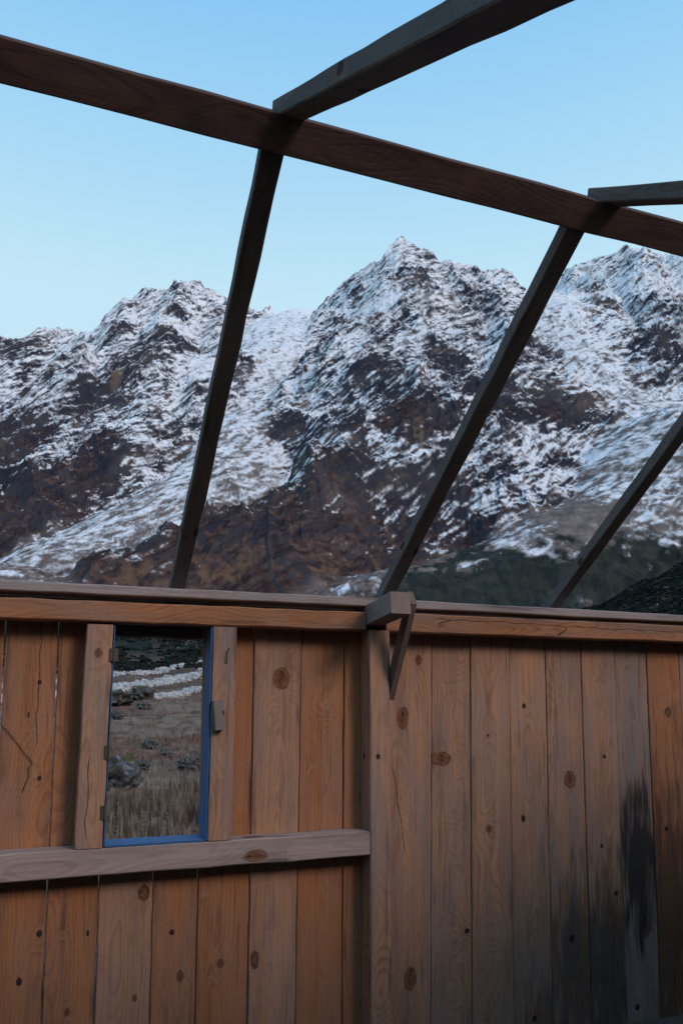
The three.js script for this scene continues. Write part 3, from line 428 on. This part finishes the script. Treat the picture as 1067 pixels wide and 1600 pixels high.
// ---------------------------------------------------------------- what grows and lies on the meadow
function instanced(name, geo, mat, list, label, category) {
  const m = new THREE.InstancedMesh(geo, mat, list.length), o = new THREE.Object3D(), c = new THREE.Color();
  list.forEach((p, i) => { o.position.set(p.x, p.y, p.z); o.rotation.set(p.rx || 0, p.ry || 0, p.rz || 0); o.scale.set(p.s, p.sy ?? p.s, p.sz ?? p.s); o.updateMatrix(); m.setMatrixAt(i, o.matrix); m.setColorAt(i, c.setRGB(...p.c)); });
  m.name = name; m.castShadow = m.receiveShadow = true; scene.add(m); return tag(m, label, category, null, 'stuff');
}
function lump(seed, det, rough, flat = 1, fine = 1) {
  let g = new THREE.IcosahedronGeometry(1, det); g.deleteAttribute('uv'); g.deleteAttribute('normal'); g = mergeVertices(g); const p = g.attributes.position, k = seed * 3.7;
  for (let i = 0; i < p.count; i++) { const x = p.getX(i), y = p.getY(i), z = p.getZ(i), f = 1 + rough * (n3(x * 1.3 + k, y * 1.3, z * 1.3) * .6 + n3(x * 2.4 + k, y * 2.4, z * 2.4) * .3 * fine + n3(x * 7 + k, y * 7, z * 7) * .14 * fine * fine); p.setXYZ(i, x * f, y * f * flat, z * f); }
  g.computeVertexNormals(); return g;
}
{ // dry grass, tuft by tuft
  const pos = [], R = rng(77);
  for (let b = 0; b < 13; b++) {
    const a = R() * 6.283, r0 = R() * .10, lean = .04 + R() * .22, h = .55 + R() * .5, w = .006 + R() * .005, ca = Math.cos(a), sa = Math.sin(a), bx = ca * r0, bz = sa * r0, px = -sa * w, pz = ca * w;
    const mx = bx + ca * lean * .3, mz = bz + sa * lean * .3, tx = bx + ca * lean, tz = bz + sa * lean;
    pos.push(bx - px, -.04, bz - pz, bx + px, -.04, bz + pz, mx + px * .8, h * .55, mz + pz * .8, bx - px, -.04, bz - pz, mx + px * .8, h * .55, mz + pz * .8, mx - px * .8, h * .55, mz - pz * .8, mx - px * .8, h * .55, mz - pz * .8, mx + px * .8, h * .55, mz + pz * .8, tx, h, tz);
  }
  const g = new THREE.BufferGeometry(); g.setAttribute('position', new THREE.Float32BufferAttribute(pos, 3)); g.computeVertexNormals();
  const list = [], R2 = rng(78), put = (n, r0, r1, s0, s1) => { for (let i = 0; i < n; i++) {
    const az = (-9 + 40 * R2()) * Math.PI / 180, r = Math.sqrt(r0 * r0 + R2() * (r1 * r1 - r0 * r0)), x = Math.sin(az) * r, z = -Math.cos(az) * r; if (z > -3.4 || (Math.hypot(x - 1.98, z + 19.2) < 1.15) || (Math.abs(x - 1.85) < .6 && z > -19.7 && z < -16.5 && R2() < .6)) continue;
    const m = fbm(x / 5, z / 5, 3), red = sstep(.2, .8, fbm(x / 26 + 4, z / 26 + 80, 3) + m * .3); if (m < -.55 && R2() < .6) continue;
    let c = mix3([.13, .092, .072], [.29, .22, .17], R2()); c = mix3(c, [.20, .088, .055], red * .7 * R2()); if (R2() < .32) c = mix3(c, [.06, .045, .036], .85); if (R2() < .1) c = [.36, .30, .25];
    const s = lerp(s0, s1, R2()) * (1 + .3 * m); list.push({ x, y: groundAt(x, z), z, ry: R2() * 6.283, rx: (R2() - .5) * .3, rz: (R2() - .5) * .3, s, sy: s * (.8 + R2() * .5), c });
  } };
  put(12000, 4, 20, .18, .40); put(12000, 20, 45, .10, .24); put(9000, 45, 110, .12, .26);
  instanced('dry_grass', g, new THREE.MeshPhysicalMaterial({ roughness: 1, specularIntensity: .15, side: THREE.DoubleSide }), list, 'dry straw coloured grass covering the meadow outside the window', 'grass');
}
{ // stalks with beaded whorls of dry seed heads
  const m = new THREE.MeshStandardMaterial({ color: new THREE.Color().setRGB(.030, .022, .018), roughness: .9 }), R = rng(91);
  const whorl = mergeGeometries([0, 1, 2, 3, 4].map((k) => { const g = new THREE.IcosahedronGeometry(.0075, 1); g.scale(1, .8, 1); g.translate(Math.cos(k * 1.257) * .009, 0, Math.sin(k * 1.257) * .009); return g; }));
  for (const [x, z, h, n] of [[1.33, -9.6, .62, 8], [1.72, -10.4, .60, 6], [1.52, -9.2, .44, 5], [1.04, -10.1, .78, 9], [.98, -9.2, .56, 6], [1.80, -9.1, .46, 6], [2.0, -10.2, .58, 5], [1.18, -9.0, .50, 7], [.86, -9.9, .95, 8], [1.6, -11.2, .72, 7], [1.24, -11.8, 1.0, 7]]) {
    const t = group(numbered('dry_stalk'), scene); t.position.set(x, groundAt(x, z), z); t.rotation.set((R() - .5) * .12, R() * 6, (R() - .5) * .12);
    const s = new THREE.CylinderGeometry(.0022, .0042, h + .05, 6); s.translate(0, h / 2 - .025, 0); mesh('stem', s, m, t);
    for (let k = 0; k < n; k++) { const g = mesh('whorl', whorl, m, t), f = k / n; g.position.y = h * (.99 - f * .62); g.scale.setScalar(.65 + f * .6); g.rotation.y = R() * 6; }
    tag(t, 'dark dry flower stalk with beaded seed whorls standing in the grass by the window', 'stalk', 'dry stalks in front of the window');
  }
}
{ // boulders
  const mk = (seed) => new THREE.MeshPhysicalMaterial({ vertexColors: true, roughness: .95, specularIntensity: .3 });
  const bm = mk(1);
  const boulder = (name, x, z, w, h, dpt, seed, moss, base, label, cat = 'boulder') => {
    const g = lump(seed, 20, .5, 1, .45), p = g.attributes.position, n = g.attributes.normal, col = [];
    for (let i = 0; i < p.count; i++) { const X0 = p.getX(i), Y0 = p.getY(i), Z0 = p.getZ(i);
      let c = mix3(base, base.map((v) => v * 1.9), clamp(.4 + .7 * fb3(X0 * 1.6 + seed, Y0 * 1.6, Z0 * 1.6, 3, .5))); c = mix3(c, [.24, .25, .27], sstep(.25, .7, fb3(X0 * 2.6 + 20, Y0 * 2.6 + seed, Z0 * 2.6, 3, .5)) * .6);
      if (moss) c = mix3(c, mix3([.045, .048, .02], [.10, .085, .035], clamp(.5 + n3(X0 * 9, Y0 * 9, Z0 * 9))), sstep(.1, .5, fb3(X0 * 2.2 - seed, Y0 * 2.2, Z0 * 2.2, 3) + Y0 * .9 - .25) * moss);
      col.push(...c); p.setXYZ(i, X0 * w / 2, Y0 * h / 2, Z0 * dpt / 2); }
    g.setAttribute('color', new THREE.Float32BufferAttribute(col, 3)); g.computeVertexNormals();
    const o = mesh(numbered(name), g, bm, scene); o.position.set(x, groundAt(x, z) + h * .36, z); o.rotation.y = seed; tag(o, label, cat);
  };
  boulder('boulder', 1.98, -19.7, 1.15, .92, 1.1, 3, .9, [.055, .058, .066], 'large dark boulder with mossy top at the left of the window view');
  boulder('boulder', 16.4, -126, 3.6, 2.3, 3, 7, .5, [.040, .040, .042], 'dark mossy boulder between the pale stone rows on the far meadow');
  boulder('boulder', 9.4, -96, 3.9, 2.2, 3, 9, .7, [.032, .030, .028], 'low dark boulder below the pale stone rows beside the left jamb');
  for (const [x, z, w, h, sd, label] of [[5.0, -35.6, .72, .46, 11, 'small dark pointed rock in the middle of the brown meadow'], [4.55, -24.3, .6, .42, 12, 'small mossy rock in the grass right of the large boulder'], [4.86, -30.7, .55, .36, 13, 'small rock behind the large boulder, right of the pointed rock'], [6.5, -66, 1.3, .8, 14, 'grey rock far up the meadow beside the left window jamb'], [11.6, -87.7, 1.5, .85, 15, 'flat dark rock just below the mossy boulder on the far meadow'], [3.3, -24.8, .42, .34, 16, 'dark tussock sized rock touching the right side of the large boulder'], [5.1, -24.9, .5, .4, 17, 'rounded rock half hidden by the blue window lining']])
    boulder('rock', x, z, w, h, w * .9, sd, .4, [.045, .046, .052], label, 'rock');
}
{ // rows of pale stones across the far meadow
  const g = lump(5, 2, .5, .8), mat = new THREE.MeshStandardMaterial({ roughness: .9 }), R = rng(101);
  const row = (A, B, width, n, ext, s0, s1, label) => { const list = []; for (let i = 0; i < n; i++) { const t = -ext + (1 + 2 * ext) * R(), q = (R() + R() - 1), wv = n2(t * 6 + A[0], 3), gap = n2(t * 9 + A[1], 8); if (gap < -.55) continue; const ux = B[0] - A[0], uz = B[1] - A[1], l = Math.hypot(ux, uz), off = width * (q * (1 + .4 * gap) + wv * .35), x = A[0] + ux * t - uz / l * off, z = A[1] + uz * t + ux / l * off, s = lerp(s0, s1, R() ** 2), v = .30 + R() * .24; list.push({ x, y: groundAt(x, z) + s * .35, z, rx: R() * 6, ry: R() * 6, rz: R() * 6, s, sy: s * .7, c: [v, v * .985, v * .98] }); } instanced(numbered('stone_row'), g, mat, list, label, 'stones'); };
  row([14.3, -166], [48.6, -238], 4.6, 5200, .8, .18, .75, 'broadest pale row of loose stones crossing the far meadow');
  row([22, -231], [59, -288], 2.6, 2600, .8, .2, .8, 'uppermost thin row of pale stones under the dark shrub slope');
  row([19.6, -141.5], [34.2, -167], 2.4, 2000, .9, .14, .55, 'lowest pale row of stones ending at the mossy far boulder');
}
{ // dark shrubs on the slopes above the meadow
  const g = lump(8, 3, .9, .75), mat = new THREE.MeshPhysicalMaterial({ roughness: 1, specularIntensity: .12 }), R = rng(131), list = [];
  const add = (x, z, s) => { const k = R(); list.push({ x, y: groundAt(x, z) + s * .25, z, ry: R() * 6, s, sy: s * (.6 + .4 * R()), c: mix3([.014, .019, .018], [.026, .032, .026], k * k) }); };
  for (let i = 0; i < 30000; i++) { const az = (-6 + 34 * R()) * Math.PI / 180, r = 265 + 330 * R(), x = Math.sin(az) * r, z = -Math.cos(az) * r; if (fbm(x / 50, z / 50, 3) < -.25) continue; add(x, z, .3 + R() * .5); }
  for (let i = 0; i < 45000; i++) { const az = (22 + 26 * R()) * Math.PI / 180, r = 420 + 300 * R(), x = Math.sin(az) * r, z = -Math.cos(az) * r, o = macro(x, z, {}); if (o.hill < .5) continue; add(x, z, .35 + R() * .6); }
  instanced('shrub_thicket', g, mat, list, 'dark evergreen shrubs covering the lower slopes', 'shrubs');
}
// a thread caught on the planks left of the window
{
  const P = [[-.10, 1.405], [-.055, 1.36], [-.02, 1.315], [.004, 1.283], [.018, 1.268], [.022, 1.255], [.012, 1.243], [.014, 1.215], [.004, 1.19], [-.002, 1.17]].map(([x, y], i) => new THREE.Vector3(x, y, -2.7935 + .002 * (i % 2)));
  const o = mesh('thread', new THREE.TubeGeometry(new THREE.CatmullRomCurve3(P), 40, .0011, 5), new THREE.MeshStandardMaterial({ color: new THREE.Color().setRGB(.02, .016, .015), roughness: .9 }), scene);
  tag(o, 'thin dark thread hanging in a loose curve on the planks left of the window', 'thread');
}
renderer.render(scene, camera);
